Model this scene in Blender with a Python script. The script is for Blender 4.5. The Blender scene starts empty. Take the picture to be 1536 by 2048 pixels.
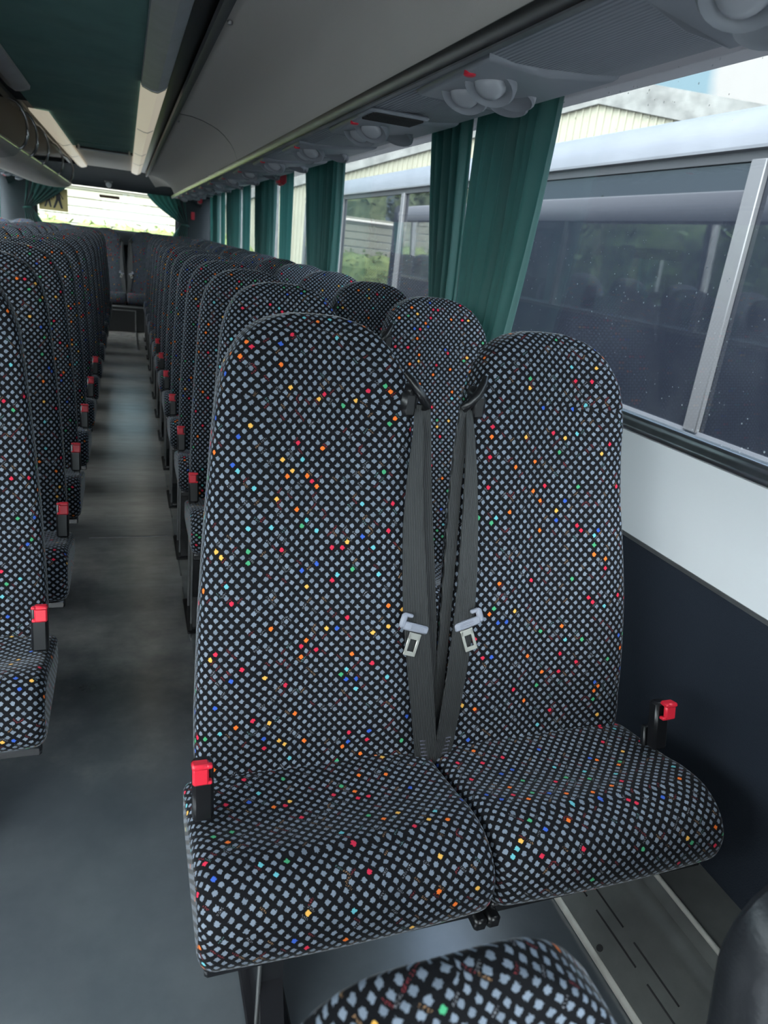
import bpy, math, random
import numpy as np
from mathutils import Matrix, Vector

random.seed(7)
rng = np.random.default_rng(7)
scene = bpy.context.scene
COL = scene.collection
PI = math.pi

# ------------------------------------------------------------------ camera
R = np.array([[0.94173849, -0.01507872, 0.33600781],
              [-0.31856028, -0.36054109, 0.87665813],
              [0.10792574, -0.93262144, -0.3443389]])
cam_d = bpy.data.cameras.new('camera')
cam_d.sensor_fit = 'VERTICAL'
cam_d.sensor_height = 36.0
cam_d.lens = 1420.0 / 2048.0 * 36.0
cam_d.clip_start = 0.02
cam_d.dof.use_dof = True
cam_d.dof.focus_distance = 1.45
cam_d.dof.aperture_fstop = 7.0
cam = bpy.data.objects.new('camera', cam_d)
COL.objects.link(cam)
cam.matrix_world = Matrix([[R[i, 0], -R[i, 1], -R[i, 2], (0, 0, 1.3)[i]] for i in range(3)] + [[0, 0, 0, 1]])
scene.camera = cam

# ------------------------------------------------------------------ light
scene.view_settings.view_transform = 'Standard'
scene.view_settings.look = 'None'
scene.view_settings.gamma = 1.0
scene.view_settings.use_curve_mapping = False
scene.view_settings.exposure = 0.42

SKY_STRENGTH = 1.0
SUN_STRENGTH = 1.1
sun_travel = Vector((0.42, 0.50, -0.95)).normalized()

world = bpy.data.worlds.new('sky')
scene.world = world
world.use_nodes = True
nt = world.node_tree
nt.nodes.clear()


def nd(nt, typ, ins=None, **kw):
    n = nt.nodes.new(typ)
    for k, v in kw.items():
        setattr(n, k, v)
    for k, v in (ins or {}).items():
        s = n.inputs[k]
        if isinstance(v, bpy.types.NodeSocket):
            nt.links.new(v, s)
        else:
            s.default_value = v
    return n


def math_(nt, op, a, b=None, c=None):
    n = nt.nodes.new('ShaderNodeMath')
    n.operation = op
    for i, v in enumerate((a, b, c)):
        if v is None:
            continue
        if isinstance(v, bpy.types.NodeSocket):
            nt.links.new(v, n.inputs[i])
        else:
            n.inputs[i].default_value = v
    return n.outputs[0]


def mixc(nt, fac, a, b):
    n = nt.nodes.new('ShaderNodeMix')
    n.data_type = 'RGBA'
    for s, v in ((n.inputs[0], fac), (n.inputs[6], a), (n.inputs[7], b)):
        if isinstance(v, bpy.types.NodeSocket):
            nt.links.new(v, s)
        else:
            s.default_value = v
    return n.outputs[2]


def ramp(nt, fac, stops, interp='LINEAR'):
    n = nt.nodes.new('ShaderNodeValToRGB')
    cr = n.color_ramp
    cr.interpolation = interp
    while len(cr.elements) > 1:
        cr.elements.remove(cr.elements[-1])
    cr.elements[0].position = stops[0][0]
    cr.elements[0].color = stops[0][1]
    for p, c in stops[1:]:
        e = cr.elements.new(p)
        e.color = c
    nt.links.new(fac, n.inputs[0])
    return n


tc = nd(nt, 'ShaderNodeTexCoord')
sunv = -sun_travel
dotn = nd(nt, 'ShaderNodeVectorMath', {0: tc.outputs['Generated'], 1: tuple(sunv)}, operation='DOT_PRODUCT')
glow = math_(nt, 'MULTIPLY_ADD', dotn.outputs['Value'], 0.5, 0.5)
sep = nd(nt, 'ShaderNodeSeparateXYZ', {0: tc.outputs['Generated']})
base = ramp(nt, sep.outputs['Z'], [(0.0, (0.80, 1.05, 1.2, 1)), (0.25, (0.80, 1.25, 1.5, 1)), (0.7, (0.25, 0.5, 0.95, 1))])
cn = nd(nt, 'ShaderNodeTexNoise', {'Vector': tc.outputs['Generated'], 'Scale': 2.6, 'Detail': 8.0, 'Roughness': 0.55})
# one large cumulus low in the sky on the window side
cdir = Vector((0.90, 0.90, 0.285)).normalized()
cdot = nd(nt, 'ShaderNodeVectorMath', {0: tc.outputs['Generated'], 1: tuple(cdir)}, operation='DOT_PRODUCT')
cbig = math_(nt, 'MINIMUM', math_(nt, 'MULTIPLY_ADD', cdot.outputs['Value'], 100.0, -99.42), 0.35)
cadd = math_(nt, 'ADD', math_(nt, 'MAXIMUM', cbig, -0.22), cn.outputs['Fac'])
cl = ramp(nt, cadd, [(0.50, (0, 0, 0, 1)), (0.62, (1, 1, 1, 1))])
skyc = mixc(nt, cl.outputs['Color'], base.outputs['Color'], (1.75, 1.75, 1.75, 1))
gl = math_(nt, 'MULTIPLY_ADD', math_(nt, 'POWER', glow, 6.0), 24.0, 0.52)
skyc = mixc(nt, math_(nt, 'MINIMUM', math_(nt, 'MULTIPLY', math_(nt, 'POWER', glow, 3.0), 1.6), 0.92), skyc, (0.96, 0.98, 1.0, 1))
# below the horizon the ground is dull
gr = ramp(nt, math_(nt, 'MULTIPLY_ADD', sep.outputs['Z'], 10.0, 0.5), [(0.3, (0.22, 0.22, 0.2, 1)), (0.5, (1, 1, 1, 1))])
mulc = nd(nt, 'ShaderNodeVectorMath', {0: skyc, 1: gr.outputs['Color']}, operation='MULTIPLY')
bg = nd(nt, 'ShaderNodeBackground', {'Color': mulc.outputs[0], 'Strength': math_(nt, 'MULTIPLY', gl, SKY_STRENGTH)})
nd(nt, 'ShaderNodeOutputWorld', {'Surface': bg.outputs[0]})

sun_d = bpy.data.lights.new('sun', 'SUN')
sun_d.energy = SUN_STRENGTH
sun_d.angle = math.radians(1.5)
sun_d.color = (1.0, 0.95, 0.86)
sun = bpy.data.objects.new('sun', sun_d)
sun.rotation_euler = sun_travel.to_track_quat('-Z', 'Y').to_euler()
sun.location = (-5, -5, 9)
COL.objects.link(sun)


# ------------------------------------------------------------------ materials
def mat(name, color, rough=0.6, metal=0.0, spec=0.5, bump=None, sheen=0.0, var=None, emit=None):
    m = bpy.data.materials.new(name)
    m.use_nodes = True
    t = m.node_tree
    b = t.nodes['Principled BSDF']
    c = (*color, 1)
    b.inputs['Base Color'].default_value = c
    b.inputs['Roughness'].default_value = rough
    b.inputs['Metallic'].default_value = metal
    b.inputs['Specular IOR Level'].default_value = spec
    if sheen:
        b.inputs['Sheen Weight'].default_value = sheen
        b.inputs['Sheen Roughness'].default_value = 0.4
    if emit:
        b.inputs['Emission Color'].default_value = (*emit[:3], 1)
        b.inputs['Emission Strength'].default_value = emit[3]
    if bump or var:
        co = nd(t, 'ShaderNodeTexCoord').outputs['Object']
    if var:   # (scale, amount)
        n = nd(t, 'ShaderNodeTexNoise', {'Vector': co, 'Scale': var[0], 'Detail': 6.0, 'Roughness': 0.6})
        f = ramp(t, n.outputs['Fac'], [(0.3, (1 - var[1],) * 3 + (1,)), (0.7, (1 + var[1],) * 3 + (1,))])
        v = nd(t, 'ShaderNodeVectorMath', {0: f.outputs['Color'], 1: color}, operation='MULTIPLY')
        t.links.new(v.outputs[0], b.inputs['Base Color'])
    if bump:  # (scale, strength)
        n = nd(t, 'ShaderNodeTexNoise', {'Vector': co, 'Scale': bump[0], 'Detail': 3.0})
        bp = nd(t, 'ShaderNodeBump', {'Height': n.outputs['Fac'], 'Strength': bump[1], 'Distance': 0.004})
        t.links.new(bp.outputs[0], b.inputs['Normal'])
    return m


def fabric():
    m = bpy.data.materials.new('moquette')
    m.use_nodes = True
    t = m.node_tree
    b = t.nodes['Principled BSDF']
    b.inputs['Roughness'].default_value = 0.85
    b.inputs['Specular IOR Level'].default_value = 0.2
    b.inputs['Sheen Weight'].default_value = 0.32
    b.inputs['Sheen Roughness'].default_value = 0.25
    uv = nd(t, 'ShaderNodeTexCoord').outputs['UV']
    fz = nd(t, 'ShaderNodeTexNoise', {'Vector': uv, 'Scale': 420.0, 'Detail': 1.0}, noise_dimensions='2D')
    jit = nd(t, 'ShaderNodeVectorMath', {0: fz.outputs['Color'], 1: (0.5, 0.5, 0.5)}, operation='SUBTRACT')
    jit = nd(t, 'ShaderNodeVectorMath', {0: jit.outputs[0], 'Scale': 0.0030}, operation='SCALE')
    uvj = nd(t, 'ShaderNodeVectorMath', {0: uv, 1: jit.outputs[0]}, operation='ADD').outputs[0]
    P = 0.01336
    mp = nd(t, 'ShaderNodeMapping', {'Vector': uvj, 'Rotation': (0, 0, PI / 4), 'Scale': (1 / P, 1 / P, 1)})
    s = nd(t, 'ShaderNodeSeparateXYZ', {0: mp.outputs[0]})
    X, Y = s.outputs['X'], s.outputs['Y']
    oi = nd(t, 'ShaderNodeObjectInfo').outputs['Random']
    oz = math_(t, 'MULTIPLY', oi, 97.0)

    def cell(a, bb, off):
        fx = math_(t, 'FLOOR', a)
        fy = math_(t, 'FLOOR', bb)
        v = nd(t, 'ShaderNodeCombineXYZ', {0: fx, 1: fy, 2: math_(t, 'ADD', oz, off)})
        return nd(t, 'ShaderNodeTexWhiteNoise', {'Vector': v.outputs[0]}, noise_dimensions='3D')
    w = cell(X, Y, 0.0)
    dx = math_(t, 'ABSOLUTE', math_(t, 'SUBTRACT', math_(t, 'FRACT', X), 0.5))
    dy = math_(t, 'ABSOLUTE', math_(t, 'SUBTRACT', math_(t, 'FRACT', Y), 0.5))
    tx = nd(t, 'ShaderNodeCombineXYZ', {0: math_(t, 'FLOOR', math_(t, 'MULTIPLY', X, 7.0)), 1: math_(t, 'FLOOR', math_(t, 'MULTIPLY', Y, 7.0)), 2: oz})
    tw = nd(t, 'ShaderNodeTexWhiteNoise', {'Vector': tx.outputs[0]}, noise_dimensions='3D').outputs['Value']
    d = math_(t, 'ADD', math_(t, 'ADD', math_(t, 'MULTIPLY', math_(t, 'MAXIMUM', dx, dy), 0.8), math_(t, 'MULTIPLY', math_(t, 'ADD', dx, dy), 0.14)), math_(t, 'MULTIPLY', tw, 0.055))
    dot = nd(t, 'ShaderNodeMapRange', {'Value': d, 'From Min': 0.268, 'From Max': 0.305, 'To Min': 1.0, 'To Max': 0.0}).outputs[0]
    ws = nd(t, 'ShaderNodeSeparateColor', {0: w.outputs['Color']})
    pal = ramp(t, ws.outputs['Green'], [(0.0, (0.72, 0.03, 0.075, 1)), (0.24, (0.95, 0.20, 0.03, 1)), (0.44, (0.08, 0.42, 0.20, 1)),
                                        (0.60, (0.05, 0.13, 0.55, 1)), (0.78, (0.16, 0.52, 0.58, 1)), (0.88, (0.95, 0.50, 0.10, 1))], 'CONSTANT')
    isc = math_(t, 'LESS_THAN', ws.outputs['Red'], 0.062)
    gb = mixc(t, ws.outputs['Blue'], (0.175, 0.205, 0.25, 1), (0.235, 0.275, 0.335, 1))
    dotc = mixc(t, isc, gb, pal.outputs['Color'])

    def dashes(a, bb, off):   # pairs of thin threads in the gaps between the dots
        bs = math_(t, 'ADD', bb, 0.5)
        ww = cell(a, bs, off)
        e = math_(t, 'ABSOLUTE', math_(t, 'SUBTRACT', math_(t, 'FRACT', bs), 0.5))
        e = math_(t, 'ABSOLUTE', math_(t, 'SUBTRACT', e, 0.06))
        line = math_(t, 'LESS_THAN', e, 0.018)
        al = math_(t, 'LESS_THAN', math_(t, 'ABSOLUTE', math_(t, 'SUBTRACT', math_(t, 'FRACT', a), 0.5)), 0.42)
        tick = math_(t, 'GREATER_THAN', math_(t, 'FRACT', math_(t, 'MULTIPLY', a, 4.0)), 0.4)
        c = nd(t, 'ShaderNodeSeparateColor', {0: ww.outputs['Color']})
        on = math_(t, 'LESS_THAN', c.outputs['Red'], 0.085)
        pc = ramp(t, c.outputs['Green'], [(0.0, (0.38, 0.05, 0.06, 1)), (0.4, (0.35, 0.35, 0.38, 1)), (0.7, (0.5, 0.28, 0.14, 1)), (0.9, (0.2, 0.36, 0.36, 1))], 'CONSTANT')
        return math_(t, 'MULTIPLY', math_(t, 'MULTIPLY', line, al), math_(t, 'MULTIPLY', tick, on)), pc.outputs['Color']
    base = (0.004, 0.004, 0.0055, 1)
    m1, c1 = dashes(X, Y, 13.0)
    m2, c2 = dashes(Y, X, 29.0)
    col = mixc(t, m1, base, c1)
    col = mixc(t, m2, col, c2)
    col = mixc(t, dot, col, dotc)
    t.links.new(col, b.inputs['Base Color'])
    bp = nd(t, 'ShaderNodeBump', {'Height': math_(t, 'ADD', dot, fz.outputs['Fac']), 'Strength': 0.25, 'Distance': 0.0012})
    t.links.new(bp.outputs[0], b.inputs['Normal'])
    return m


def glass(name, tint=(1, 1, 1), refl=0.08, dirt=0.0):
    m = bpy.data.materials.new(name)
    m.use_nodes = True
    t = m.node_tree
    t.nodes.remove(t.nodes['Principled BSDF'])
    out = t.nodes['Material Output']
    tr = nd(t, 'ShaderNodeBsdfTransparent', {'Color': (*tint, 1)})
    gl = nd(t, 'ShaderNodeBsdfGlossy', {'Color': (1, 1, 1, 1), 'Roughness': 0.0})
    fr = nd(t, 'ShaderNodeLayerWeight', {'Blend': 0.5})
    f = math_(t, 'MULTIPLY_ADD', math_(t, 'POWER', fr.outputs['Facing'], 5.0), 0.6, refl / 2)
    sh = nd(t, 'ShaderNodeMixShader', {0: f, 1: tr.outputs[0], 2: gl.outputs[0]}).outputs[0]
    if dirt:
        co = nd(t, 'ShaderNodeTexCoord').outputs['Object']
        v = nd(t, 'ShaderNodeTexVoronoi', {'Vector': co, 'Scale': 60.0})
        wv = nd(t, 'ShaderNodeSeparateColor', {0: v.outputs['Color']})
        sp = math_(t, 'LESS_THAN', v.outputs['Distance'], math_(t, 'MULTIPLY', math_(t, 'POWER', wv.outputs['Red'], 4.0), 0.15))
        n = nd(t, 'ShaderNodeTexNoise', {'Vector': co, 'Scale': 5.0, 'Detail': 8.0, 'Roughness': 0.7})
        film = math_(t, 'MULTIPLY', math_(t, 'POWER', n.outputs['Fac'], 3.0), 0.16)
        k = math_(t, 'MULTIPLY', math_(t, 'MAXIMUM', math_(t, 'MULTIPLY', sp, 0.55), film), dirt)
        di = nd(t, 'ShaderNodeBsdfDiffuse', {'Color': (0.75, 0.8, 0.85, 1)})
        sh = nd(t, 'ShaderNodeMixShader', {0: k, 1: sh, 2: di.outputs[0]}).outputs[0]
    t.links.new(sh, out.inputs['Surface'])
    return m


def curtain_mat():
    m = bpy.data.materials.new('curtain_cloth')
    m.use_nodes = True
    t = m.node_tree
    b = t.nodes['Principled BSDF']
    out = t.nodes['Material Output']
    co = nd(t, 'ShaderNodeTexCoord').outputs['Object']
    n = nd(t, 'ShaderNodeTexNoise', {'Vector': co, 'Scale': 60.0, 'Detail': 4.0})
    c = mixc(t, n.outputs['Fac'], (0.07, 0.15, 0.142, 1), (0.115, 0.23, 0.215, 1))
    t.links.new(c, b.inputs['Base Color'])
    b.inputs['Roughness'].default_value = 0.55
    b.inputs['Sheen Weight'].default_value = 0.3
    tl = nd(t, 'ShaderNodeBsdfTranslucent', {'Color': (0.30, 0.62, 0.57, 1)})
    mx = nd(t, 'ShaderNodeMixShader', {0: 0.5, 1: b.outputs[0], 2: tl.outputs[0]})
    t.links.new(mx.outputs[0], out.inputs['Surface'])
    return m


def ribbed(name, color, rough, axis, freq, depth, metal=0.0, spec=0.5):
    m = mat(name, color, rough, metal, spec)
    t = m.node_tree
    b = t.nodes['Principled BSDF']
    co = nd(t, 'ShaderNodeTexCoord').outputs['Object']
    s = nd(t, 'ShaderNodeSeparateXYZ', {0: co})
    h = math_(t, 'SINE', math_(t, 'MULTIPLY', s.outputs[axis], freq * 2 * PI))
    bp = nd(t, 'ShaderNodeBump', {'Height': h, 'Strength': 1.0, 'Distance': depth})
    t.links.new(bp.outputs[0], b.inputs['Normal'])
    return m


def floor_mat():
    m = bpy.data.materials.new('vinyl_floor')
    m.use_nodes = True
    t = m.node_tree
    b = t.nodes['Principled BSDF']
    co = nd(t, 'ShaderNodeTexCoord').outputs['Object']
    n1 = nd(t, 'ShaderNodeTexNoise', {'Vector': co, 'Scale': 3.0, 'Detail': 8.0, 'Roughness': 0.65})
    n2 = nd(t, 'ShaderNodeTexNoise', {'Vector': co, 'Scale': 300.0, 'Detail': 2.0})
    mp = nd(t, 'ShaderNodeMapping', {'Vector': co, 'Scale': (14.0, 4.0, 1.0), 'Rotation': (0, 0, 0.9)})
    n3 = nd(t, 'ShaderNodeTexNoise', {'Vector': mp.outputs[0], 'Scale': 1.0, 'Detail': 4.0, 'Roughness': 0.6})
    base = ramp(t, n1.outputs['Fac'], [(0.3, (0.075, 0.088, 0.10, 1)), (0.7, (0.115, 0.13, 0.14, 1))])
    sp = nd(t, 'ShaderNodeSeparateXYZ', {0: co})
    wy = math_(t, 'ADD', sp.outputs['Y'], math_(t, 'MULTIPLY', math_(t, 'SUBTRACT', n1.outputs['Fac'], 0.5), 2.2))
    aisle_light = nd(t, 'ShaderNodeMapRange', {'Value': wy, 'From Min': 1.5, 'From Max': 3.8}, interpolation_type='SMOOTHSTEP').outputs[0]  # rear window's light on the aisle, painted into the floor colour
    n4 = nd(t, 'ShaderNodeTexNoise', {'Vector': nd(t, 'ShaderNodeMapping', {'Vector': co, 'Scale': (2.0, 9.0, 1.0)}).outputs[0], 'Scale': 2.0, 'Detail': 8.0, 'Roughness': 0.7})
    light_tone = ramp(t, n4.outputs['Fac'], [(0.3, (0.46, 0.44, 0.40, 1)), (0.7, (0.66, 0.635, 0.58, 1))])  # pale beige of that painted light, mottled by noise
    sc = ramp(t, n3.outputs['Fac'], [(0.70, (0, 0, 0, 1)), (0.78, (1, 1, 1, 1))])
    col = mixc(t, aisle_light, base.outputs['Color'], light_tone.outputs['Color'])
    col = mixc(t, math_(t, 'MULTIPLY', sc.outputs['Color'], 0.35), col, (0.32, 0.35, 0.38, 1))
    t.links.new(col, b.inputs['Base Color'])
    b.inputs['Specular IOR Level'].default_value = 0.8
    b.inputs['Coat Weight'].default_value = 0.8
    b.inputs['Coat IOR'].default_value = 2.2
    b.inputs['Coat Roughness'].default_value = 0.24
    rr = nd(t, 'ShaderNodeMapRange', {'Value': n1.outputs['Fac'], 'From Min': 0.3, 'From Max': 0.7, 'To Min': 0.15, 'To Max': 0.24})
    t.links.new(rr.outputs[0], b.inputs['Roughness'])
    bp = nd(t, 'ShaderNodeBump', {'Height': n2.outputs['Fac'], 'Strength': 0.12, 'Distance': 0.0006})
    t.links.new(bp.outputs[0], b.inputs['Normal'])
    return m


def leafy(name, c1, c2):
    m = mat(name, c1, 0.8)
    t = m.node_tree
    b = t.nodes['Principled BSDF']
    co = nd(t, 'ShaderNodeTexCoord').outputs['Object']
    n = nd(t, 'ShaderNodeTexNoise', {'Vector': co, 'Scale': 2.2, 'Detail': 10.0, 'Roughness': 0.7})
    r = ramp(t, n.outputs['Fac'], [(0.35, (*c1, 1)), (0.65, (*c2, 1))])
    t.links.new(r.outputs[0], b.inputs['Base Color'])
    return m


M = dict(
    fabric=fabric(),
    shell=mat('black_plastic', (0.016, 0.017, 0.02), 0.42, bump=(220, 0.15)),
    grey_plastic=mat('grey_plastic', (0.07, 0.075, 0.08), 0.5, bump=(250, 0.2)),
    black=mat('black_satin', (0.008, 0.008, 0.009), 0.3),
    black_metal=mat('black_painted_steel', (0.012, 0.012, 0.014), 0.25, spec=0.6),
    web=ribbed('webbing', (0.028, 0.029, 0.029), 0.5, 'X', 330, 0.0006),
    red=mat('red_button', (0.80, 0.025, 0.05), 0.32),
    red_plastic=mat('red_plastic', (0.75, 0.03, 0.06), 0.35),
    chrome=mat('belt_steel', (0.62, 0.61, 0.55), 0.32, metal=0.55),
    tgrip=mat('tongue_plastic', (0.30, 0.31, 0.36), 0.4),
    alu=mat('aluminium', (0.40, 0.405, 0.41), 0.30, metal=1.0, var=(12, 0.12)),
    bright=mat('worn_bright_edge', (0.62, 0.60, 0.54), 0.3, metal=0.3, var=(15, 0.2)),
    alu_dark=mat('dull_aluminium', (0.30, 0.30, 0.30), 0.42, metal=0.85, var=(9, 0.2)),
    duct=mat('duct_metal', (0.20, 0.205, 0.195), 0.34, metal=0.55, var=(7, 0.2)),
    white=mat('white_panel', (0.92, 0.93, 0.945), 0.45),
    navy=mat('navy_trim_cloth', (0.012, 0.018, 0.03), 0.9, bump=(300, 0.3)),
    dark_carpet=mat('charcoal_carpet', (0.06, 0.068, 0.076), 0.95, bump=(240, 0.4)),
    green=mat('green_headlining', (0.17, 0.34, 0.305), 0.9, bump=(9, 0.8), var=(4, 0.12)),
    cove=mat('grey_lining', (0.52, 0.495, 0.46), 0.8, bump=(350, 0.2)),
    cream=mat('pale_rack_lining', (0.72, 0.67, 0.60), 0.6),
    service=ribbed('service_panel_plastic', (0.27, 0.29, 0.32), 0.42, 'X', 110, 0.0010),
    service_s=mat('console_plastic', (0.28, 0.30, 0.33), 0.38),
    lens=mat('lamp_lens', (0.42, 0.44, 0.47), 0.15, spec=0.8),
    dark_hole=mat('dark_vent', (0.01, 0.01, 0.011), 0.6),
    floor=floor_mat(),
    curtain=curtain_mat(),
    pane=glass('window_glass', (0.93, 0.96, 0.96), 0.11, dirt=1.0),
    busglass=mat('tinted_bus_glass', (0.010, 0.012, 0.018), 0.02, spec=1.0),
    buswhite=mat('bus_silver_paint', (0.095, 0.097, 0.107), 0.3, var=(3, 0.08)),
    busdark=mat('bus_rubber', (0.03, 0.03, 0.033), 0.5),
    pillar_grey=mat('pillar_grey_paint', (0.085, 0.085, 0.09), 0.5),
    ournavy=mat('coach_navy_paint', (0.012, 0.016, 0.035), 0.3),
    ourpaint=mat('coach_paint', (0.60, 0.58, 0.60), 0.3),
    shed=None, asphalt=mat('asphalt', (0.11, 0.11, 0.11), 0.9, var=(1.5, 0.2)),
    roofsheet=mat('mossy_fascia', (0.10, 0.10, 0.094), 0.8, var=(2.2, 0.45)),
    hedge=leafy('hedge_leaves', (0.05, 0.085, 0.015), (0.15, 0.18, 0.05)),
    tree=leafy('tree_leaves', (0.04, 0.065, 0.02), (0.15, 0.18, 0.08)),
    tree_dark=leafy('tree_leaves_dark', (0.012, 0.035, 0.012), (0.08, 0.14, 0.04)),
    bark=mat('bark', (0.10, 0.075, 0.05), 0.9),
    yellow=mat('sign_yellow', (0.62, 0.50, 0.20), 0.5),
    lightstrip=mat('light_diffuser', (0.55, 0.52, 0.44), 0.35, spec=0.6, emit=(1.0, 0.90, 0.70, 0.26)),
    strip_metal=mat('strip_metal', (0.50, 0.51, 0.54), 0.35, metal=0.25, var=(14, 0.08)),
)


def shed_mat():
    m = mat('shed_cladding', (0.175, 0.168, 0.125), 0.6, var=(0.8, 0.06))
    return m


M['shed'] = shed_mat()


# ------------------------------------------------------------------ mesh helpers
class MB:
    def __init__(s):
        s.v, s.f, s.uv, s.mi = [], [], [], []

    def add(s, verts, faces, uvs=None):
        o = len(s.v)
        s.v += [tuple(map(float, p)) for p in verts]
        for k, f in enumerate(faces):
            s.f.append([i + o for i in f])
            s.uv.append(uvs[k] if uvs else [(0, 0)] * len(f))
        return s

    def box(s, c, d, bev=0.0, rot=None):
        hx, hy, hz = d[0] / 2, d[1] / 2, d[2] / 2
        b = min(bev, hx * .95, hy * .95, hz * .95)
        vs, fs = [], []
        if b <= 0:
            vs = [(x, y, z) for x in (-hx, hx) for y in (-hy, hy) for z in (-hz, hz)]
            fs = [(0, 1, 3, 2), (4, 6, 7, 5), (0, 4, 5, 1), (2, 3, 7, 6), (0, 2, 6, 4), (1, 5, 7, 3)]
        else:
            idx = {}
            for sx in (-1, 1):
                for sy in (-1, 1):
                    for sz in (-1, 1):
                        for a in range(3):
                            p = [sx * (hx - b), sy * (hy - b), sz * (hz - b)]
                            p[a] = (sx * hx, sy * hy, sz * hz)[a]
                            idx[(sx, sy, sz, a)] = len(vs)
                            vs.append(tuple(p))
            g = lambda *k: idx[k]
            for a in range(3):
                o = [i for i in range(3) if i != a]
                for sg in (-1, 1):
                    q = []
                    for (u, w) in ((-1, -1), (1, -1), (1, 1), (-1, 1)):
                        k = [0, 0, 0]
                        k[a] = sg; k[o[0]] = u; k[o[1]] = w
                        q.append(g(*k, a))
                    fs.append(q)
                # edges along axis a
                for u in (-1, 1):
                    for w in (-1, 1):
                        k0 = [0, 0, 0]; k1 = [0, 0, 0]
                        k0[a] = -1; k1[a] = 1
                        for k in (k0, k1):
                            k[o[0]] = u; k[o[1]] = w
                        fs.append([g(*k0, o[0]), g(*k1, o[0]), g(*k1, o[1]), g(*k0, o[1])])
            for sx in (-1, 1):
                for sy in (-1, 1):
                    for sz in (-1, 1):
                        fs.append([g(sx, sy, sz, a) for a in range(3)])
        if rot is not None:
            vs = [tuple(rot @ Vector(p)) for p in vs]
        vs = [(p[0] + c[0], p[1] + c[1], p[2] + c[2]) for p in vs]
        return s.add(vs, fs)

    def loft(s, rings, closed=True, caps=True, uvs=None):
        n = len(rings[0])
        vs = [p for r in rings for p in r]
        fs, fu = [], []
        m = n if closed else n - 1
        for i in range(len(rings) - 1):
            for j in range(m):
                k = (j + 1) % n
                fs.append((i * n + j, i * n + k, (i + 1) * n + k, (i + 1) * n + j))
                if uvs is not None:
                    u = uvs
                    fu.append([u[i][j], u[i][j + 1], u[i + 1][j + 1], u[i + 1][j]])
                else:
                    fu.append([(0, 0)] * 4)
        if caps and closed:
            for ri, rev in ((0, True), (len(rings) - 1, False)):
                f = [ri * n + j for j in range(n)]
                if rev:
                    f = f[::-1]
                fs.append(f)
                if uvs is not None:
                    fu.append([uvs[ri][j % n] for j in ([*range(n)][::-1] if rev else range(n))])
                else:
                    fu.append([(0, 0)] * n)
        return s.add(vs, fs, fu)

    def tube(s, pts, r, n=8):
        pts = [Vector(p) for p in pts]
        rings = []
        up = Vector((0.13, 0.2, 1)).normalized()
        for i, p in enumerate(pts):
            d = (pts[min(i + 1, len(pts) - 1)] - pts[max(i - 1, 0)]).normalized()
            a = d.cross(up)
            if a.length < 1e-3:
                a = d.cross(Vector((1, 0, 0)))
            a.normalize()
            b = d.cross(a).normalized()
            rr = r[i] if isinstance(r, (list, tuple)) else r
            rings.append([tuple(p + a * rr * math.cos(2 * PI * k / n) + b * rr * math.sin(2 * PI * k / n)) for k in range(n)])
        return s.loft(rings)

    def lathe(s, c, axis, prof, n=20):
        """prof: (radius, height along axis)"""
        ax = Vector(axis).normalized()
        a = ax.cross(Vector((0.31, 0.9, 0.2))).normalized()
        b = ax.cross(a)
        rings = []
        for r, h in prof:
            rings.append([tuple(Vector(c) + ax * h + (a * math.cos(2 * PI * k / n) + b * math.sin(2 * PI * k / n)) * r) for k in range(n)])
        return s.loft(rings)

    def extr(s, prof, y0, y1, ny=1):
        """closed (x,z) profile extruded along y"""
        rings = [[(x, y0 + (y1 - y0) * i / ny, z) for x, z in prof] for i in range(ny + 1)]
        return s.loft(rings)

    def ribbon(s, pts, widths, dirs, th=0.0016):
        """strap: centre points, half widths, across directions"""
        rings = []
        for i, p in enumerate(pts):
            p = Vector(p)
            d = (Vector(pts[min(i + 1, len(pts) - 1)]) - Vector(pts[max(i - 1, 0)])).normalized()
            a = Vector(dirs[i]).normalized()
            nrm = d.cross(a).normalized()
            w = widths[i]
            rings.append([tuple(p - a * w - nrm * th), tuple(p + a * w - nrm * th), tuple(p + a * w + nrm * th), tuple(p - a * w + nrm * th)])
        return s.loft(rings)

    def mirror_x(s):
        m = MB()
        m.v = [(-x, y, z) for x, y, z in s.v]
        m.f = [f[::-1] for f in s.f]
        m.uv = [u[::-1] for u in s.uv]
        return m

    def mesh(s, name, material, smooth=True, angle=40):
        me = bpy.data.meshes.new(name)
        me.from_pydata(s.v, [], s.f)
        ul = me.uv_layers.new(name='UVMap')
        flat = [c for u in s.uv for p in u for c in p]
        ul.data.foreach_set('uv', flat)
        me.materials.append(material)
        import bmesh
        bm = bmesh.new()
        bm.from_mesh(me)
        bmesh.ops.recalc_face_normals(bm, faces=bm.faces)
        bm.to_mesh(me)
        bm.free()
        if smooth:
            me.polygons.foreach_set('use_smooth', [True] * len(me.polygons))
            me.set_sharp_from_angle(angle=math.radians(angle))
        me.update()
        return me

    def build(s, name, material, parent=None, loc=(0, 0, 0), smooth=True, angle=40):
        return put(name, s.mesh(name, material, smooth, angle), parent, loc)


def put(name, mesh, parent=None, loc=(0, 0, 0)):
    o = bpy.data.objects.new(name, mesh)
    COL.objects.link(o)
    o.location = loc
    if parent is not None:
        o.parent = parent
    return o


def tag(o, label=None, cat=None, group=None, kind=None):
    if label: o['label'] = label
    if cat: o['category'] = cat
    if group: o['group'] = group
    if kind: o['kind'] = kind
    return o


def empty(name, loc, label, cat, group=None, rz=0.0):
    o = bpy.data.objects.new(name, None)
    COL.objects.link(o)
    o.location = loc
    o.rotation_euler = (0, 0, rz)
    o.empty_display_size = 0.1
    return tag(o, label, cat, group)


def struct(name, mb, material, **kw):
    return tag(mb.build(name, material, **kw), kind='structure')


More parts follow.
